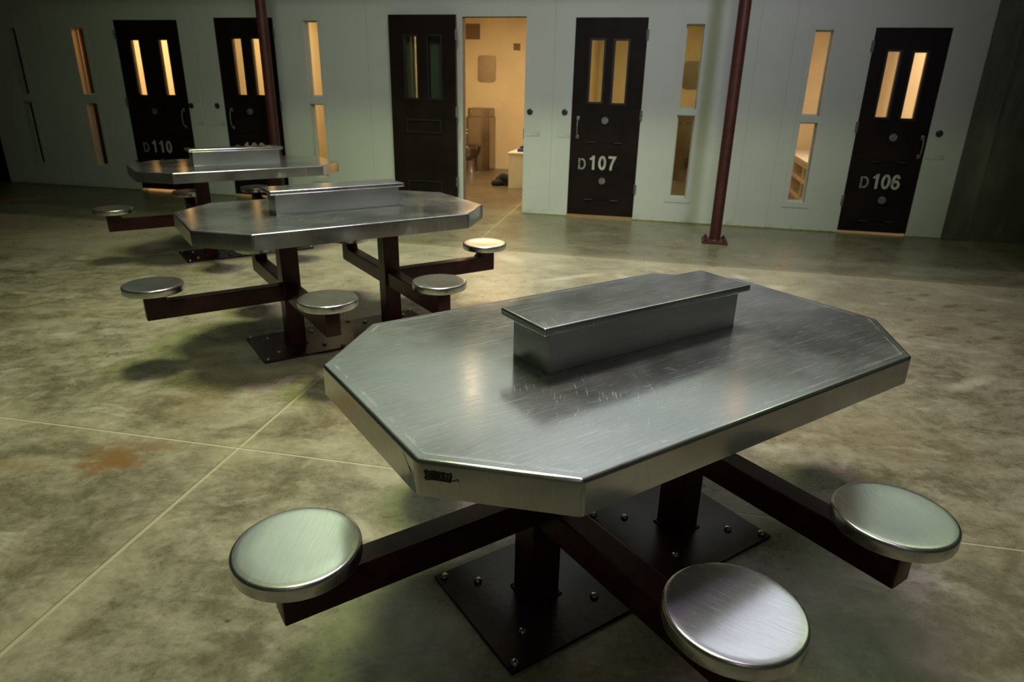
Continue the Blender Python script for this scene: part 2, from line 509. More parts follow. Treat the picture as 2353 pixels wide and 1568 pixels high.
def thing(name, label, cat, loc=(0, 0, 0), rotz=0.0, group=None, kind=None):
    o = bpy.data.objects.new(name, None)
    COL.objects.link(o)
    o.empty_display_size = 0.1
    o.location = loc
    o.rotation_euler = (0, 0, rotz)
    return tag(o, label, cat, group, kind)


def box(bm, x0, x1, y0, y1, z0, z1, bev=0.0, seg=2):
    vs = [bm.verts.new((x, y, z)) for x in (x0, x1) for y in (y0, y1) for z in (z0, z1)]
    fs = []
    for q in ((0, 1, 3, 2), (4, 6, 7, 5), (0, 4, 5, 1), (2, 3, 7, 6), (0, 2, 6, 4), (1, 5, 7, 3)):
        fs.append(bm.faces.new([vs[i] for i in q]))
    if bev:
        es = list({e for f in fs for e in f.edges})
        bmesh.ops.bevel(bm, geom=es, offset=bev, segments=seg, affect='EDGES', profile=0.5)
    return bm


def bx(*a, **k):
    return box(bmesh.new(), *a, **k)


def prism(bm, pts, z0, z1):
    lo = [bm.verts.new((x, y, z0)) for x, y in pts]
    hi = [bm.verts.new((x, y, z1)) for x, y in pts]
    n = len(pts)
    bt = bm.faces.new(lo[::-1])
    tp = bm.faces.new(hi)
    sides = [bm.faces.new((lo[i], lo[(i + 1) % n], hi[(i + 1) % n], hi[i])) for i in range(n)]
    return tp, bt, sides


def lathe(bm, prof, n=48, cx=0, cy=0):
    rings = []
    for r, z in prof:
        if r < 1e-6:
            rings.append([bm.verts.new((cx, cy, z))])
        else:
            rings.append([bm.verts.new((cx + r * math.cos(2 * math.pi * k / n), cy + r * math.sin(2 * math.pi * k / n), z)) for k in range(n)])
    for a, b_ in zip(rings, rings[1:]):
        for k in range(n):
            k2 = (k + 1) % n
            if len(a) == 1 and len(b_) == 1:
                continue
            if len(a) == 1:
                bm.faces.new((a[0], b_[k2], b_[k]))
            elif len(b_) == 1:
                bm.faces.new((a[k], a[k2], b_[0]))
            else:
                bm.faces.new((a[k], a[k2], b_[k2], b_[k]))
    return bm


def tube(bm, pts, r, n=10):
    """round bar through 3-D points"""
    pts = [Vector(p) for p in pts]
    rings = []
    ref = Vector((0.13, 0.29, 0.95)).normalized()
    for i, p in enumerate(pts):
        t = (pts[min(i + 1, len(pts) - 1)] - pts[max(i - 1, 0)]).normalized()
        a = t.cross(ref)
        if a.length < 0.05:
            a = t.cross(Vector((1, 0, 0)))
        a.normalize()
        b_ = t.cross(a)
        rings.append([bm.verts.new(p + a * (r * math.cos(2 * math.pi * k / n)) + b_ * (r * math.sin(2 * math.pi * k / n))) for k in range(n)])
    for u, v in zip(rings, rings[1:]):
        for k in range(n):
            bm.faces.new((u[k], u[(k + 1) % n], v[(k + 1) % n], v[k]))
    bm.faces.new(rings[0][::-1])
    bm.faces.new(rings[-1])
    return bm


# ------------------------------------------------------------------ the setting
fl = bmesh.new()
box(fl, -16, 12, -8, 16, -0.12, 0.0)
tag(obj('floor', fl, 'floor', smooth=False), 'polished grey beige concrete floor with saw-cut joints and stains', 'floor', kind='structure')

Z_SLAB0, Z_SLAB1 = 2.90, 3.08
Z_ROOF = 7.6
S_L, S_R = -11.0, 4.723

# doors: s0, s1, height (closed leaves) and the open doorway
DOORS = {
    'd111': (-8.45, -7.56, 2.14), 'd110': (-5.322, -4.379, 2.145), 'd109': (-3.858, -3.046, 2.17), 'open': (-0.654, 0.093, 2.176),
    'd107': (0.644, 1.427, 2.167), 'd106': (3.678, 4.373, 2.072)}
# windows: s0, s1 (upper), s0, s1 (lower), z of upper, z of lower
WINDOWS = [
    ('w1', -7.02, -6.87, 0.285, 1.13, 1.215, 2.055),
    ('w2', -5.975, -5.80, 0.305, 1.130, 1.238, 2.060),
    ('w3', -2.640, -2.455, 0.300, 1.200, 1.286, 2.138),
    ('w4', -1.285, -1.10, 0.300, 1.190, 1.270, 2.120),
    ('w5', 1.828, 2.015, 0.288, 1.190, 1.257, 2.103),
    ('w6', 3.112, 3.288, 0.305, 1.151, 1.220, 2.050)]
holes = [(a, b_, 0.0, h) for a, b_, h in DOORS.values()]
for _, a, b_, z0, z1, z2, z3 in WINDOWS:
    holes += [(a, b_, z0, z1), (a, b_, z2, z3)]
UPPER = [(-4.2, 3.6, 4.1), (-0.55, 3.80, 4.12), (2.9, 3.6, 4.1)]


def holed_wall(name, s0, s1, y0, y1, z0, z1, holes, mat, label):
    bm = bmesh.new()
    cuts = sorted({s0, s1} | {c for h in holes for c in h[:2] if s0 < c < s1})
    for a, b_ in zip(cuts, cuts[1:]):
        mid_ = (a + b_) / 2
        hs = sorted((h[2], h[3]) for h in holes if h[0] < mid_ < h[1])
        z = z0
        for h0, h1 in hs:
            if h0 > z:
                box(bm, a, b_, y0, y1, z, h0)
            z = h1
        if z < z1:
            box(bm, a, b_, y0, y1, z, z1)
    bmesh.ops.remove_doubles(bm, verts=bm.verts, dist=1e-5)
    # drop the internal faces between neighbouring blocks
    seen = {}
    for f_ in bm.faces:
        k = tuple(sorted(v.index for v in f_.verts))
        seen.setdefault(k, []).append(f_)
    o = obj(name, bm, mat, None, (0, WALL_D, 0), WALL_A, smooth=False)
    tag(o, label, 'wall', kind='structure')
    return o


holed_wall('wall_back', S_L, S_R, 0.0, 0.115, 0.0, 2.9, holes, 'wall', 'pale painted cell front wall with doors and slit windows')
holed_wall('wall_back_upper', S_L, 7.5, 0.0, 0.2, 2.9, Z_ROOF, [(s - .05, s + .05, a, b_) for s, a, b_ in UPPER], 'wall', 'pale painted upper tier wall above the walkway')
for i, (s, a, b_) in enumerate(UPPER):
    o = obj('window_%d' % (7 + i), bx(s - .05, s + .05, 0.03, 0.05, a, b_), 'lit_window' if i == 1 else 'lit_window_dim', None, (0, WALL_D, 0), WALL_A)
    tag(o, 'lit slit window of an upper tier cell', 'window', kind='structure')
# walkway slab of the upper tier carried by the poles
tag(obj('trim_1', bx(S_L, 7.5, -1.15, 0.0, Z_SLAB0, Z_SLAB1), 'slab', None, (0, WALL_D, 0), WALL_A, smooth=False),
    'concrete walkway slab of the upper tier', 'walkway', kind='structure')
# dark raw concrete at the right end
tag(obj('trim_2', bx(4.723, 4.972, -0.03, 0.2, 0, Z_SLAB0, bev=0.006), 'concrete', None, (0, WALL_D, 0), WALL_A, smooth=False),
    'dark raw concrete pilaster at the right end of the cells', 'pilaster', kind='structure')
tag(obj('wall_right', bx(4.972, 9.5, 0.0, 0.2, 0, 2.9), 'concrete', None, (0, WALL_D, 0), WALL_A, smooth=False),
    'dark raw concrete wall beside the last cell', 'wall', kind='structure')
tag(obj('wall_right_side', bx(9.0, 9.2, -14, 8, 0, Z_ROOF), 'room_wall', smooth=False), 'side wall of the day room', 'wall', kind='structure')
tag(obj('wall_left', bx(-13.2, -13.0, -8, 14, 0, Z_ROOF), 'room_wall', smooth=False), 'left side wall of the day room', 'wall', kind='structure')
tag(obj('wall_front', bx(-13.0, 9.0, -7.2, -7.0, 0, Z_ROOF), 'room_wall', smooth=False), 'wall of the day room behind the viewer', 'wall', kind='structure')
tag(obj('ceiling', bx(-13.2, 9.2, -7.2, 14, Z_ROOF, Z_ROOF + .2), 'ceiling', smooth=False), 'high dark ceiling of the day room', 'ceiling', kind='structure')
# sealant line along the wall foot, left out at the doors
bm = bmesh.new()
cuts = [S_L] + [c for d in DOORS.values() for c in d[:2]] + [S_R]
for a, b_ in zip(cuts[::2], cuts[1::2]):
    box(bm, a, b_, -0.012, 0.0, 0, 0.012)
tag(obj('baseboard_back', bm, 'sealant', None, (0, WALL_D, 0), WALL_A, smooth=False), 'yellowed sealant line at the foot of the cell wall', 'sealant', kind='structure')

# ------------------------------------------------------------------ cells behind the wall
PARTS = [-8.9, -6.47, -4.12, -2.12, 0.37, 2.57, 4.86]
CD = 4.37
for s in PARTS:
    tag(obj('wall_cell_partition', bx(s - .07, s + .07, 0.116, CD, 0, 2.75), 'cell_paint', None, (0, WALL_D, 0), WALL_A, smooth=False),
        'cream partition wall between two cells', 'wall', kind='structure')
tag(obj('wall_cell_back', bx(-11, 4.95, CD, CD + .15, 0, 2.75), 'cell_paint', None, (0, WALL_D, 0), WALL_A, smooth=False), 'cream back wall of the cells', 'wall', kind='structure')
tag(obj('ceiling_cell', bx(-11, 4.95, 0.116, CD, 2.75, 2.88), 'cell_ceiling', None, (0, WALL_D, 0), WALL_A, smooth=False), 'ceiling of the cells', 'ceiling', kind='structure')


def cell_light(s, y, z, energy, col, size=1.2):
    d = bpy.data.lights.new('cell_lamp', 'AREA')
    d.energy = energy
    d.color = col
    d.shape = 'DISK'
    d.size = size
    o = bpy.data.objects.new('cell_lamp', d)
    COL.objects.link(o)
    o.location = wp(s, y, z)


CELL_LIGHTS = [
    (-5.3, 1.9, 2.60, 112, (1.0, 0.64, 0.33)),     # D110
    (-3.2, 1.9, 2.60, 56, (1.0, 0.70, 0.36)),     # D109
    (-0.9, 1.9, 2.60, 74, (1.0, 0.71, 0.38)),     # open cell
    (1.4, 1.9, 2.60, 54, (1.0, 0.78, 0.44)),      # D107
    (3.7, 1.9, 2.60, 60, (1.0, 0.74, 0.50)),      # D106
]
for cl in CELL_LIGHTS:
    cell_light(*cl)

# ------------------------------------------------------------------ lettering
def stroke(bm, pts, w, x0, z0, sc, th=0.0012, y=-0.0):
    pts = [Vector((p[0], p[1])) for p in pts]
    L, R = [], []
    for i, p in enumerate(pts):
        a = (p - pts[i - 1]).normalized() if i > 0 else None
        b_ = (pts[i + 1] - p).normalized() if i < len(pts) - 1 else None
        if a is None:
            t, k = b_, 1
        elif b_ is None:
            t, k = a, 1
        else:
            t = (a + b_).normalized()
            k = 1 / max(0.45, t.dot(a))
        n = Vector((-t.y, t.x)) * (w / 2 * k)
        L.append(p + n)
        R.append(p - n)
    for i in range(len(pts) - 1):
        q = [L[i], L[i + 1], R[i + 1], R[i]]
        f0 = [bm.verts.new((x0 + v.x * sc, y, z0 + v.y * sc)) for v in q]
        f1 = [bm.verts.new((x0 + v.x * sc, y - th, z0 + v.y * sc)) for v in q]
        bm.faces.new(f0)
        bm.faces.new(f1[::-1])
        for j in range(4):
            bm.faces.new((f0[j], f0[(j + 1) % 4], f1[(j + 1) % 4], f1[j]))


def arc(cx, cy, rx, ry, a0, a1, n=14):
    return [(cx + rx * math.cos(math.radians(a0 + (a1 - a0) * i / n)), cy + ry * math.sin(math.radians(a0 + (a1 - a0) * i / n))) for i in range(n + 1)]


def glyph(bm, ch, x, z, h, w=0.17):
    if ch == '1':
        stroke(bm, [(.36, 0), (.36, 1)], w, x, z, h)
        stroke(bm, [(.10, .72), (.22, .79), (.33, .93)], w * .8, x, z, h)
    elif ch == '0':
        stroke(bm, arc(.30, .5, .20, .42, 90, 270) + arc(.30, .5, .20, .42, 270, 450)[1:], w, x, z, h)
    elif ch == '7':
        stroke(bm, [(.04, .915), (.50, .915), (.38, .66), (.27, .36), (.22, 0)], w, x, z, h)
    elif ch in '69':
        c1 = arc(.30, .31, .195, .235, 0, 360, 24)
        c2 = [(.48, .73), (.42, .87), (.30, .92), (.18, .84), (.115, .66), (.105, .46), (.105, .31)]
        if ch == '9':
            c1 = [(.60 - a, 1 - b_) for a, b_ in c1]
            c2 = [(.60 - a, 1 - b_) for a, b_ in c2]
        stroke(bm, c1, w, x, z, h)
        stroke(bm, c2, w, x, z, h)


def stencil_d(bm, x, z, h, w=0.15):
    stroke(bm, [(.10, .0), (.10, .44)], w, x, z, h)
    stroke(bm, [(.10, .50), (.10, 1.0)], w, x, z, h)
    stroke(bm, [(.235, .925), (.36, .925)] + arc(.36, .5, .27, .425, 90, -90, 16)[1:] + [(.235, .075)], w, x, z, h)


# ------------------------------------------------------------------ doors
def door_leaf_bm(wd, h, slots, th=0.045, z0=0.03):
    """leaf in local coordinates: x 0..wd, face at y=0, thickness into +y, slots = glazed openings"""
    bm = bmesh.new()
    cuts = sorted({0, wd} | {c for s in slots for c in s[:2]})
    for a, b_ in zip(cuts, cuts[1:]):
        mid_ = (a + b_) / 2
        z = z0
        for s in sorted(slots, key=lambda q: q[2]):
            if s[0] < mid_ < s[1]:
                box(bm, a, b_, 0, th, z, s[2])
                z = s[3]
        box(bm, a, b_, 0, th, z, h)
    bmesh.ops.remove_doubles(bm, verts=bm.verts, dist=1e-5)
    return bm


def rect_frame(bm, a, b_, z0, z1, wdt, y0, y1):
    box(bm, a - wdt, a, y0, y1, z0 - wdt, z1 + wdt)
    box(bm, b_, b_ + wdt, y0, y1, z0 - wdt, z1 + wdt)
    box(bm, a, b_, y0, y1, z1, z1 + wdt)
    box(bm, a, b_, y0, y1, z0 - wdt, z0)


def add_number(parent, digits, xd, zd, x0, z0, h, step):
    bm = bmesh.new()
    for i, ch in enumerate(digits):
        glyph(bm, ch, x0 + i * step, z0, h)
    o = obj('door_number', bm, 'letter', parent, smooth=False)
    o['label'] = 'pale painted number ' + digits
    bm = bmesh.new()
    stencil_d(bm, xd, zd, h * .79)
    o = obj('stencil_letter', bm, 'letter_dim', parent, smooth=False)
    o['label'] = 'greyer stencilled letter D'


def add_handle(parent, x, z0, z1):
    bm = bmesh.new()
    out = -0.05
    pts = [(x, 0, z0)]
    for i in range(9):
        t = i / 8
        pts.append((x, out * math.sin(math.pi * (0.12 + 0.76 * t)) ** 0.45, z0 + (z1 - z0) * (0.02 + 0.96 * t)))
    pts.append((x, 0, z1))
    tube(bm, pts, 0.0075, 10)
    for z in (z0, z1):
        box(bm, x - .017, x + .017, -0.006, 0.0, z - .022, z + .022, bev=.003)
    obj('pull_handle', bm, 'hardware', parent)


def add_hinges(parent, x, zs):
    for z in zs:
        bm = bmesh.new()
        for k in range(3):
            a = z - .055 + k * .037
            lathe(bm, [(0, a), (.012, a), (.012, a + .035), (0, a + .035)], 14, x, -0.012)
        box(bm, x - .018, x + .018, -0.004, 0.0, z - .055, z + .055)
        obj('hinge', bm, 'hardware', parent)


def add_port(parent, x0, x1, z0, z1, kx, kz):
    bm = bmesh.new()
    box(bm, x0, x1, -0.006, 0.0, z0, z1, bev=.002)
    p = obj('hatch_flap', bm, 'door', parent, smooth=False)
    bm = bmesh.new()
    for hx in (x0 + (x1 - x0) * .12, x0 + (x1 - x0) * .88):
        tube(bm, [(hx - .045, -0.010, z0 - .004), (hx + .045, -0.010, z0 - .004)], 0.007, 10)
    obj('hatch_hinge', bm, 'door_trim', p)
    bm = bmesh.new()
    n = 8
    pts = [(.040 * math.cos(math.pi * (2 * k + 1) / n), .040 * math.sin(math.pi * (2 * k + 1) / n)) for k in range(n)]
    tp, bt, sd = prism(bm, pts, 0, 0.014)
    bmesh.ops.inset_region(bm, faces=[tp], thickness=0.008, depth=0.004)
    tp2, _, _ = prism(bm, [(.014 * math.cos(2 * math.pi * k / 14), .014 * math.sin(2 * math.pi * k / 14)) for k in range(14)], 0.012, 0.024)
    bmesh.ops.transform(bm, matrix=Matrix.Translation((kx, -0.005, kz)) @ Matrix.Rotation(math.pi / 2, 4, 'X'), verts=bm.verts)
    obj('hatch_lock', bm, 'hardware', p)


def closed_door(num, key, slots, label, digits=None, hinge_right=True, numpos=None, handle=None, ports=(), glass='glass'):
    s0, s1, h = DOORS[key]
    wd = s1 - s0
    y_in = 0.008
    root = thing('door_%d' % num, label, 'door', wp(s0, y_in, 0), WALL_A, kind='structure')
    g = 0.0015
    loc_slots = [(a - s0 - g, b_ - s0 - g, c, d) for a, b_, c, d in slots]
    leaf = obj('door_leaf', door_leaf_bm(wd - 2 * g, h - 0.0005, loc_slots), 'door', root, (g, 0, 0), smooth=False)
    bm = bmesh.new()
    for a, b_, c, d in loc_slots:
        rect_frame(bm, a, b_, c, d, 0.022, -0.009, 0.0)
    if loc_slots:
        obj('glazing_stop', bm, 'door_trim', root, (g, 0, 0), smooth=False)
    for a, b_, c, d in loc_slots:
        obj('pane', bx(a, b_, 0.018, 0.024, c, d), glass, root, (g, 0, 0), smooth=False)
    if digits:
        xd, zd, x0, z0, hh, step = numpos
        add_number(root, digits, xd - s0, zd, x0 - s0, z0, hh, step)
    if handle:
        add_handle(root, handle[0] - s0, handle[1], handle[2])
    add_hinges(root, wd + 0.006 if hinge_right else -0.006, [h - .17, h * .54, .36])
    for a, b_, c, d, kx, kz in ports:
        add_port(root, a - s0, b_ - s0, c, d, kx - s0, kz)
    return root


closed_door(1, 'd111', [], 'black door at the far left edge behind the darkest slit window', hinge_right=False)
closed_door(2, 'd110', [(-5.108, -4.985, 1.252, 1.910), (-4.690, -4.563, 1.260, 1.914)],
            'wide black cell door numbered D110 with two orange lit panes', '110', False, (-5.19, .520, -5.06, .520, .158, .112), (-4.475, .87, 1.08),
            [(-5.12, -4.70, .80, .985, -4.91, 1.05), (-5.12, -4.70, .14, .32, -4.91, .40)])
closed_door(3, 'd109', [(-3.632, -3.508, 1.284, 1.935), (-3.366, -3.246, 1.287, 1.936)],
            'black cell door numbered D109 crossed by a maroon pole', '109', True, (-3.77, .540, -3.65, .545, .160, .110), (-3.762, .88, 1.10),
            [(-3.68, -3.30, .84, 1.02, -3.49, 1.085), (-3.68, -3.30, .14, .32, -3.49, .43)])
closed_door(5, 'd107', [(.830, .970, 1.304, 1.942), (1.091, 1.230, 1.297, 1.938)],
            'black cell door numbered D107 right of the open doorway', '107', True, (.750, .556, .870, .558, .160, .112), (.722, .920, 1.125),
            [(.84, 1.24, .868, 1.045, 1.031, 1.108), (.84, 1.24, .215, .37, 1.041, .434)], glass='glass_ochre')
closed_door(6, 'd106', [(3.833, 3.948, 1.226, 1.853), (4.079, 4.196, 1.220, 1.845)],
            'black cell door numbered D106 nearest the dark right wall', '106', False, (3.815, .497, 3.925, .495, .156, .098), (4.328, .845, 1.035),
            [(3.88, 4.22, .78, .96, 4.044, 1.029), (3.88, 4.22, .15, .31, 4.066, .380)])

# open leaf of the doorway, folded back against the wall
Lw = 0.80
lf_root = thing('door_4', 'open dark brown cell door folded back left of the lit doorway', 'door', wp(-1.487, -0.155, 0), WALL_A, kind='structure')
slots = [(1.487 - 1.297, 1.487 - 1.155, 1.304, 1.963), (1.487 - 1.010, 1.487 - .864, 1.304, 1.964)]
obj('door_leaf', door_leaf_bm(Lw, 2.185, slots), 'door', lf_root, smooth=False)
bm = bmesh.new()
for a, b_, c, d in slots:
    rect_frame(bm, a, b_, c, d, 0.02, -0.008, 0.0)
obj('glazing_stop', bm, 'door_trim', lf_root, smooth=False)
for a, b_, c, d in slots:
    obj('pane', bx(a, b_, 0.018, 0.024, c, d), 'glass_shade_tint', lf_root, smooth=False)
bm = bmesh.new()
rect_frame(bm, .20, .60, .93, 1.05, 0.018, -0.010, 0.0)
obj('hatch_frame', bm, 'door_trim', lf_root, smooth=False)
bm = bmesh.new()
rect_frame(bm, .20, .60, .22, .34, 0.018, -0.010, 0.0)
obj('hatch_frame', bm, 'door_trim', lf_root, smooth=False)
add_hinges(lf_root, Lw + .010, [1.98, 1.16, .36])

# frame of the open doorway
bm = bmesh.new()
a, b_, h = DOORS['open']
box(bm, a - .030, a, -0.012, 0.115, 0, h + .02)
box(bm, b_, b_ + .012, -0.010, 0.115, 0, h + .02)
box(bm, a, b_, -0.010, 0.115, h, h + .02)
tag(obj('trim_3', bm, 'wall', None, (0, WALL_D, 0), WALL_A, smooth=False), 'painted steel frame around the open doorway', 'door frame', kind='structure')
bm = bmesh.new()
box(bm, b_ - .012, b_, 0.01, 0.05, 0.87, 0.99, bev=.002)
tag(obj('trim_4', bm, 'lock', None, (0, WALL_D, 0), WALL_A, smooth=False), 'dark strike plate on the right jamb of the open doorway', 'strike plate', kind='structure')

# ------------------------------------------------------------------ slit windows
WLAB = {
    'w1': 'dark unlit slit window farthest left', 'w2': 'deep orange slit window left of door D110',
    'w3': 'orange slit window right of the left maroon pole', 'w4': 'slit window hidden behind the open door leaf',
    'w5': 'slit window between door D107 and the right maroon pole', 'w6': 'orange slit window left of door D106'}
for i, (k, a, b_, z0, z1, z2, z3) in enumerate(WINDOWS):
    root = thing('window_%d' % (i + 1), WLAB[k], 'window', wp(a, 0, 0), WALL_A, kind='structure')
    w = b_ - a
    bm = bmesh.new()
    cw, pr_ = 0.052, 0.007
    box(bm, -cw, 0, -pr_, 0, z0 - cw, z3 + cw)
    box(bm, w, w + cw, -pr_, 0, z0 - cw, z3 + cw)
    box(bm, 0, w, -pr_, 0, z3, z3 + cw)
    box(bm, 0, w, -pr_, 0, z0 - cw, z0)
    box(bm, 0, w, -pr_, 0, z1, z2)
    obj('casing', bm, 'wall', root, smooth=False)
    bm = bmesh.new()
    for za, zb in ((z0, z1), (z2, z3)):
        fwd = 0.014
        box(bm, 0, fwd, 0.075, 0.105, za, zb)
        box(bm, w - fwd, w, 0.075, 0.105, za, zb)
        box(bm, fwd, w - fwd, 0.075, 0.105, zb - fwd, zb)
        box(bm, fwd, w - fwd, 0.075, 0.105, za, za + fwd)
    obj('window_frame', bm, 'wall', root, smooth=False)
    for za, zb in ((z0, z1), (z2, z3)):
        obj('pane', bx(0.014, w - 0.014, 0.086, 0.094, za + .014, zb - .014), 'glass_amber' if k == 'w2' else ('glass_ochre' if k == 'w5' else 'glass'), root, smooth=False)
# added black sheet, its colour standing in for the unlit cell's shade
tag(obj('cell_shade_backing', bx(-8.8, -6.55, 0.6, 0.65, 0, 2.75), 'unlit_shade', None, (0, WALL_D, 0), WALL_A, smooth=False), 'added dark backing standing in for shade in the unlit cell', 'wall', kind='structure')

# ------------------------------------------------------------------ lock panels beside the doors
for s0, s1, z0, z1, ks, kz, lab in [
        (0.100, 0.283, .912, 1.37, .160, 1.180, 'pale lock panel right of the open doorway'),
        (.480, .638, .910, 1.37, .567, 1.186, 'pale lock panel left of door D107'),
        (-4.370, -4.19, .90, 1.33, -4.340, 1.134, 'pale green lock panel right of door D110'),
        (-4.08, -3.868, .90, 1.33, -3.954, 1.144, 'pale green lock panel left of door D109'),
        (4.385, 4.568, .826, 1.28, 4.468, 1.082, 'lock panel right of door D106')]:
    t = thing('lock_panel', lab, 'lock panel', wp(s0, 0, z0), WALL_A, group='wall lock panels beside the cell doors')
    obj('cover_plate', bx(0, s1 - s0, -0.004, 0.0, 0, z1 - z0, bev=.001), 'wall', t, smooth=False)
    bm = bmesh.new()
    lathe(bm, [(0, 0), (.034, 0), (.034, .010), (.026, .014), (.018, .014), (.014, .006), (0, .006)], 28)
    bmesh.ops.transform(bm, matrix=Matrix.Translation((ks - s0, -0.003, kz - z0)) @ Matrix.Rotation(math.pi / 2, 4, 'X'), verts=bm.verts)
    obj('lock_cylinder', bm, 'lock', t)

# ------------------------------------------------------------------ poles
def support_pole(s, off, label):
    p = wp(s, -off, 0)
    t = thing('support_pole', label, 'pole', p, WALL_A, group='maroon poles under the walkway')
    bm = bmesh.new()
    lathe(bm, [(0, 0.022), (.056, 0.022), (.056, Z_SLAB0), (0, Z_SLAB0)], 36)
    lathe(bm, [(.056, 0.022), (.064, .022), (.056, .030)], 36)
    obj('pole', bm, 'pole', t)
    bp = obj('base_plate', bx(-.125, .125, -.125, .125, 0, .024, bev=.003), 'pole', t)
    for dx in (-.09, .09):
        for dy in (-.09, .09):
            bm = bmesh.new()
            prism(bm, [(dx + .019 * math.cos(math.pi * k / 3), dy + .019 * math.sin(math.pi * k / 3)) for k in range(6)], .024, .040)
            lathe(bm, [(0, .04), (.010, .04), (.010, .056), (0, .056)], 12, dx, dy)
            obj('bolt', bm, 'pole', bp)
    return t


support_pole(2.322, 0.931, 'maroon round pole on a square base plate between doors D107 and D106')
support_pole(-2.60, 0.931, 'maroon round pole standing before door D109')

# ------------------------------------------------------------------ tables
TL, TW, TC, TH, TA = 1.6502, 1.0164, 0.2325, 0.7825, 0.0821
PED, LE, LS = 0.3089, 0.695, 0.6804
SR, SZ = 0.1472, 0.4725
hx, hy = TL / 2, TW / 2
OCT = [(-hx, -hy + TC), (-hx + TC, -hy), (hx - TC, -hy), (hx, -hy + TC), (hx, hy - TC), (hx - TC, hy), (-hx + TC, hy), (-hx, hy - TC)]


def tabletop_bm():
    bm = bmesh.new()
    tp, bt, sides = prism(bm, OCT, TH - TA, TH)
    top_edges = list(tp.edges)
    vert_edges = [e for e in bm.edges if abs(e.verts[0].co.z - e.verts[1].co.z) > 0.01]
    bmesh.ops.bevel(bm, geom=top_edges + vert_edges, offset=0.009, segments=5, affect='EDGES', profile=0.5)
    return bm


def arm_bm(direction, reach):
    """tube from pedestal face out along +x, rotated later; the elbow rises to the seat"""
    bm = bmesh.new()
    w = 0.038
    z0, z1 = 0.285, 0.378
    end = reach + 0.056
    st = reach - 0.046
    prof = [(0.045, z0), (end, z0), (end, SZ - .040), (st, SZ - .040), (st, z1 + .016), (st - .016, z1), (0.045, z1)]
    lo = [bm.verts.new((x, -w, z)) for x, z in prof]
    hi = [bm.verts.new((x, w, z)) for x, z in prof]
    n = len(prof)
    bm.faces.new(lo)
    bm.faces.new(hi[::-1])
    for i in range(n):
        bm.faces.new((lo[i], hi[i], hi[(i + 1) % n], lo[(i + 1) % n]))
    bmesh.ops.recalc_face_normals(bm, faces=bm.faces)
    bmesh.ops.bevel(bm, geom=list(bm.edges), offset=0.005, segments=2, affect='EDGES', profile=0.5)
    bmesh.ops.rotate(bm, verts=bm.verts, cent=(0, 0, 0), matrix=Matrix.Rotation(direction, 3, 'Z'))
    return bm


def seat_bm():
    bm = bmesh.new()
    r, t = SR, 0.040
    prof = [(0, SZ - t), (r - .006, SZ - t), (r - .001, SZ - t + .002), (r, SZ - t + .006), (r, SZ - .009)]
    for k in range(1, 7):
        a = math.pi / 2 * k / 6
        prof.append((r - .009 + .009 * math.cos(a), SZ - .009 + .009 * math.sin(a)))
    prof += [(r * .86, SZ + .0002), (r * .6, SZ - .0012), (r * .3, SZ - .0020), (0, SZ - .0022)]
    lathe(bm, prof, 72)
    return bm


def bolt_bm(r=0.013):
    bm = bmesh.new()
    lathe(bm, [(r, 0), (r, .003), (r * .95, .007), (r * .75, .011), (r * .4, .0135), (0, .0145)], 20)
    return bm


def table(label, x, y, a):
    t = thing('dining_table', label, 'table', (x, y, 0), a, group='steel day room tables with fixed seats')
    obj('tabletop', tabletop_bm(), 'steel_top', t)
    # raised shelf in the middle
    L, Wd, zt = 0.7788, 0.1998, TH + 0.1341
    bm = bmesh.new()
    box(bm, -L / 2, L / 2, -Wd / 2, Wd / 2, zt - 0.022, zt, bev=0.006, seg=4)
    obj('shelf_top', bm, 'steel_top', t)
    bm = bmesh.new()
    box(bm, -.7188 / 2, .7188 / 2, -.080, .080, TH - .001, zt - .021, bev=0.002)
    obj('shelf_box', bm, 'steel', t)
    # base plate with bolts
    bp = obj('base_plate', None or bx(-.546, .546, -.2235, .2235, 0, .010, bev=.003), 'plate', t)
    for bx_, by in [(-.522, .20), (-.522, -.20), (.522, -.20), (.522, .20), (-.09, .20), (.09, .20), (-.09, -.20), (.09, -.20)] + \
            [(sx * PED + ox, oy) for sx in (-1, 1) for ox in (-.133, .133) for oy in (-.12, .127)]:
        o = obj('bolt', bolt_bm(), 'bolt', bp, (bx_, by, .0098))
    for sx in (-1, 1):
        bm = bx(sx * PED - .05, sx * PED + .05, -.05, .05, .009, TH - TA + .001, bev=.004)
        ped = obj('pedestal', bm, 'maroon', t)
        bm = bmesh.new()
        rect = .05
        for (x0, x1, y0, y1) in ((-rect - .008, rect + .008, -rect - .008, -rect), (-rect - .008, rect + .008, rect, rect + .008), (-rect - .008, -rect, -rect, rect), (rect, rect + .008, -rect, rect)):
            box(bm, sx * PED + x0, sx * PED + x1, y0, y1, .009, .017, bev=.003)
        obj('weld_bead', bm, 'plate', ped)
        for direction, reach in ((0 if sx > 0 else math.pi, LE), (math.pi / 2, LS), (-math.pi / 2, LS)):
            am = obj('seat_arm', arm_bm(direction, reach), 'maroon', t, (sx * PED, 0, 0))
            cx, cy = math.cos(direction) * reach, math.sin(direction) * reach
            obj('seat', seat_bm(), 'steel_seat', t, (sx * PED + cx, cy, 0), random.uniform(0, 3))
    return t


T0 = table('large octagonal steel table nearest the viewer with round stools', 0.346, 1.8159, 0.5926)
T1 = table('middle octagonal steel table with stools between the other two', -1.0344, 3.8604, 0.5891)
T2 = table('farthest octagonal steel table in front of doors D110 and D109', -2.4488, 5.9786, 0.6101)

# black ink scribbles on the near table edge
bm = bmesh.new()
p0 = Vector((OCT[0][0], OCT[0][1], 0))
p1 = Vector((OCT[1][0], OCT[1][1], 0))
ed = (p1 - p0).normalized()
nn = Vector((ed.y, -ed.x, 0))


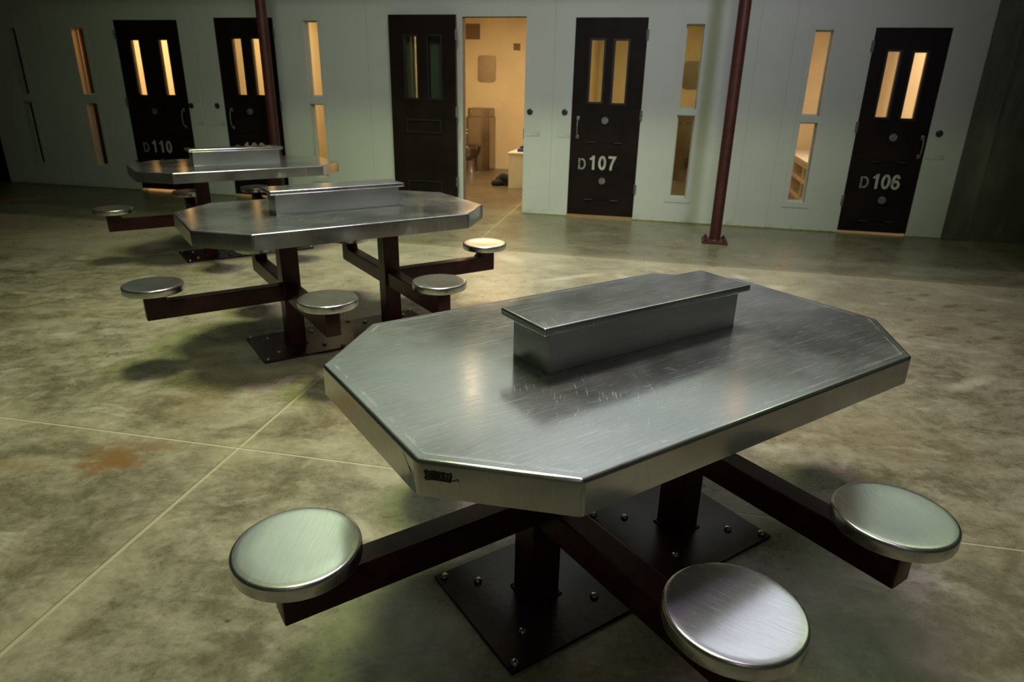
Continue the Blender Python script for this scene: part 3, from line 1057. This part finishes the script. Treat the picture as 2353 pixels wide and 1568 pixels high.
def on_edge(u, v, off=0.0006):
    return p0 + ed * u + nn * off + Vector((0, 0, TH - v))


def ribbon(bm, pts, w, basis):
    for q0, q1 in zip(pts, pts[1:]):
        a = basis(*q0)
        c = basis(*q1)
        t = (c - a).normalized()
        side = Vector((0, 0, 1)) if abs(t.z) < .7 else (ed if basis is on_edge else Vector((0, 1, 0)))
        vs = [bm.verts.new(a + side * w), bm.verts.new(a - side * w), bm.verts.new(c - side * w), bm.verts.new(c + side * w)]
        bm.faces.new(vs)


rr = random.Random(3)
for k in range(13):
    u0 = 0.020 + k * 0.0042
    ribbon(bm, [(u0 + rr.uniform(-.003, .003), .021 + rr.uniform(-.002, .003)), (u0 + rr.uniform(-.002, .004), .030), (u0 + rr.uniform(-.003, .003), .040 + rr.uniform(-.003, .002))], .0017, on_edge)
for v in (.022, .026, .031, .036, .040):
    ribbon(bm, [(.016 + rr.uniform(0, .004), v + .003), (.034, v), (.055, v + .001), (.070 + rr.uniform(-.012, .004), v + .002)], .0015, on_edge)
ribbon(bm, [(.062, .036), (.072, .039), (.080, .037), (.084, .034), (.088, .036), (.085, .039)], .0012, on_edge)
o = obj('ink_scribble', bm, 'ink', T0, smooth=False)
o['label'] = 'black ink scribble on the front corner edge'
bm = bmesh.new()


def on_end(u, v):
    return Vector((-hx - .0006, OCT[0][1] + u, TH - v))


ribbon(bm, [(.055, .012), (.046, .022), (.036, .030), (.028, .036), (.022, .038)], .0012, on_end)
ribbon(bm, [(.032, .033), (.026, .037), (.021, .041)], .0026, on_end)
obj('ink_mark', bm, 'ink', T0, smooth=False)

# ------------------------------------------------------------------ cell furniture
def toilet_unit(s, y, mirror_x, label, rot=0.0):
    """steel combined basin and toilet; local x along the wall, +y into the back wall"""
    t = thing('combination_toilet', label, 'toilet', wp(s, y, 0), WALL_A)
    k = mirror_x
    bm = bmesh.new()
    pts = [(-.22, .52), (-.22, .12), (-.14, 0.0), (.10, 0.0), (.22, .10), (.22, .52)]
    pts = [(x * k, y_) for x, y_ in pts]
    if k < 0:
        pts = pts[::-1]
    tp, bt, sd = prism(bm, pts, 0, .93)
    bmesh.ops.bevel(bm, geom=[e for e in bm.edges], offset=.012, segments=2, affect='EDGES')
    obj('cabinet', bm, 'toilet', t)
    bm = bmesh.new()
    tp, bt, sd = prism(bm, [(x * .93, y_ * .9 + .05) for x, y_ in pts], .93, 1.07)
    bmesh.ops.bevel(bm, geom=[e for e in bm.edges], offset=.014, segments=2, affect='EDGES')
    big_ = max((f_ for f_ in bm.faces if f_.normal.z > 0.99), key=lambda f_: f_.calc_area())
    bmesh.ops.inset_region(bm, faces=[big_], thickness=.05, depth=0)
    bmesh.ops.inset_region(bm, faces=[big_], thickness=.02, depth=-.09)
    obj('basin', bm, 'toilet', t)
    bm = bmesh.new()
    lathe(bm, [(0, .20), (.07, .20), (.12, .25), (.165, .33), (.185, .41), (.185, .435), (.16, .44), (.135, .425), (.12, .36), (0, .30)], 32, -.12 * k, -.10)
    bm2 = bmesh.new()
    obj('toilet_bowl', bm, 'toilet', t)
    bm2.free()
    bm = bmesh.new()
    lathe(bm, [(0, .0), (.11, 0), (.09, .10), (.09, .24), (0, .24)], 24, -.08 * k, -.03)
    obj('bowl_foot', bm, 'toilet', t)
    bm = bmesh.new()
    lathe(bm, [(.028, 0), (.040, 0), (.040, .02), (.028, .02), (.028, 0)], 24)
    bmesh.ops.transform(bm, matrix=Matrix.Translation((-.19 * k, .04, .68)) @ Matrix.Rotation(math.pi / 2, 4, 'X') @ Matrix.Rotation(.5 * k, 4, 'Y'), verts=bm.verts)
    o = obj('paper_ring', bm, 'white_cloth', t)
    bm = bmesh.new()
    lathe(bm, [(0, 0), (.018, 0), (.018, .03), (0, .035)], 16)
    bmesh.ops.transform(bm, matrix=Matrix.Translation((-.08 * k, .06, 1.02)) @ Matrix.Rotation(math.pi / 2, 4, 'X'), verts=bm.verts)
    obj('push_button', bm, 'bolt', t)
    return t


toilet_unit(-1.60, 3.84, 1, 'steel toilet and basin unit in the open lit cell')
toilet_unit(2.05, 3.84, -1, 'steel toilet and basin unit behind the slit window right of door D107')


def wall_mirror(s0, s1, z0, z1, label):
    t = thing('wall_mirror', label, 'mirror', wp((s0 + s1) / 2, CD, z0), WALL_A)
    w, h = s1 - s0, z1 - z0

    def rr_pts(w_, h_, r, cz):
        pts = []
        for cx, cz_, a0 in ((w_ / 2 - r, h_ / 2 - r, 0), (-w_ / 2 + r, h_ / 2 - r, 90), (-w_ / 2 + r, -h_ / 2 + r, 180), (w_ / 2 - r, -h_ / 2 + r, 270)):
            for i in range(7):
                a = math.radians(a0 + 15 * i)
                pts.append((cx + r * math.cos(a), cz_ + r * math.sin(a) + cz))
        return pts
    bm = bmesh.new()
    prism(bm, rr_pts(w, h, .05, 0), 0, .03)
    bm.faces.ensure_lookup_table()
    tp = max((f_ for f_ in bm.faces if f_.calc_center_median().z > .029), key=lambda f_: f_.calc_area())
    bmesh.ops.inset_region(bm, faces=[tp], thickness=.03, depth=-.012)
    bmesh.ops.transform(bm, matrix=Matrix.Translation((0, 0, h / 2)) @ Matrix.Rotation(math.pi / 2, 4, 'X'), verts=bm.verts)
    obj('mirror_frame', bm, 'toilet', t)
    bm = bmesh.new()
    prism(bm, rr_pts(w - .075, h - .075, .03, 0), 0.018, .0225)
    bmesh.ops.transform(bm, matrix=Matrix.Translation((0, 0, h / 2)) @ Matrix.Rotation(math.pi / 2, 4, 'X'), verts=bm.verts)
    obj('mirror_plate', bm, 'mirror', t)


wall_mirror(-1.71, -1.39, 1.51, 1.94, 'rounded steel mirror above the toilet unit of the open cell')
wall_mirror(1.86, 2.24, 1.46, 1.89, 'steel mirror seen through the slit window right of door D107')


def vent(s0, s1, z0, z1, label, n):
    t = thing('wall_vent', label, 'vent', wp(s0, CD, z0), WALL_A)
    w, h = s1 - s0, z1 - z0
    bm = bmesh.new()
    rect_frame(bm, .02, w - .02, .02, h - .02, .02, -.012, 0)
    box(bm, .02, w - .02, -.003, 0, .02, h - .02)
    obj('vent_frame', bm, 'vent', t, smooth=False)
    bm = bmesh.new()
    for k in range(n):
        z = .02 + (h - .04) * (k + .5) / n
        box(bm, .02, w - .02, -.010, -.003, z - .25 * (h - .04) / n, z + .25 * (h - .04) / n)
    obj('vent_grille', bm, 'vent', t, smooth=False)


vent(-1.94, -1.68, 2.20, 2.45, 'square brown air vent high in the open cell', 10)
vent(-1.07, -.95, 2.03, 2.14, 'small brown vent plate high on the right of the open cell', 5)


def bunk(s0, s1, y0, y1, h, label, cubbies=False):
    t = thing('bunk', label, 'bunk', wp((s0 + s1) / 2, (y0 + y1) / 2, 0), WALL_A)
    a, c = (s1 - s0) / 2, (y1 - y0) / 2
    if not cubbies:
        obj('bed_base', bx(-a, a, -c, c, 0, h - .03, bev=.006), 'bunk', t)
    else:
        bm = bmesh.new()
        box(bm, -a + .30, a, -c, c, 0, h - .03)
        for y in (-c, -c / 3, c / 3, c - .05):
            box(bm, -a, -a + .31, y, y + .05, 0, h - .03)
        box(bm, -a, -a + .31, -c, c, h * .45, h * .45 + .05)
        box(bm, -a, -a + .31, -c, c, h - .10, h - .03)
        box(bm, -a, -a + .31, -c, c, 0, .05)
        obj('bed_base', bm, 'bunk', t, smooth=False)
    obj('bed_slab', bx(-a - .012, a, -c - .012, c, h - .03, h, bev=.005), 'white_cloth', t)
    return t


bunk(-.56, .285, 1.98, 4.10, .528, 'cream bed base just inside the open doorway')
bunk(3.62, 4.69, 1.30, 4.10, .56, 'cream bed base with dark cubbies behind the window left of door D106', True)

# blanket, pillow and clothes on the bunk of the open cell
t = bx(-.36, .34, -.92, .90, 0, .045, bev=.016, seg=3)
o = obj('blanket', t, 'blue_cloth', None, wp(-.10, 3.02, .528), WALL_A)
tag(o, 'dark blue blanket lying on the bed base of the open cell', 'blanket')


def lump(name, seed, sx, sy, sz, mat, loc, label, cat, sub=4, amp=.28):
    bm = bmesh.new()
    bmesh.ops.create_icosphere(bm, subdivisions=sub, radius=1.0)
    r_ = random.Random(seed)
    waves = [(Vector((r_.uniform(-1, 1), r_.uniform(-1, 1), r_.uniform(-1, 1))).normalized(), r_.uniform(2, 6), r_.uniform(0, 6)) for _ in range(7)]
    for v in bm.verts:
        n = v.co.normalized()
        d = 1 + amp * sum(math.sin(n.dot(w) * f_ + p) for w, f_, p in waves) / 4
        v.co = Vector((n.x * d * sx, n.y * d * sy, max(0.0, n.z * d * sz + sz * .35)))
    o = obj(name, bm, mat, None, loc, WALL_A)
    tag(o, label, cat)
    return o


lump('folded_shirt', 5, .14, .12, .045, 'black_cloth', wp(-.30, 2.30, .573), 'black folded cloth on the blue blanket', 'clothing')
lump('pillow', 9, .22, .13, .055, 'white_cloth', wp(-.14, 2.75, .573), 'white pillow at the edge of the blanket', 'pillow', amp=.10)
ch = lump('clothing_heap', 21, .17, .12, .12, 'black_cloth', wp(-.71, 2.27, 0), 'crumpled black clothing on the floor beside the bed base', 'clothing', amp=.55)
bm = bmesh.new()
bmesh.ops.create_icosphere(bm, subdivisions=2, radius=.022)
o = obj('white_label', bm, 'white_cloth', ch, (.185, -.03, .075))
o['label'] = 'small white patch'
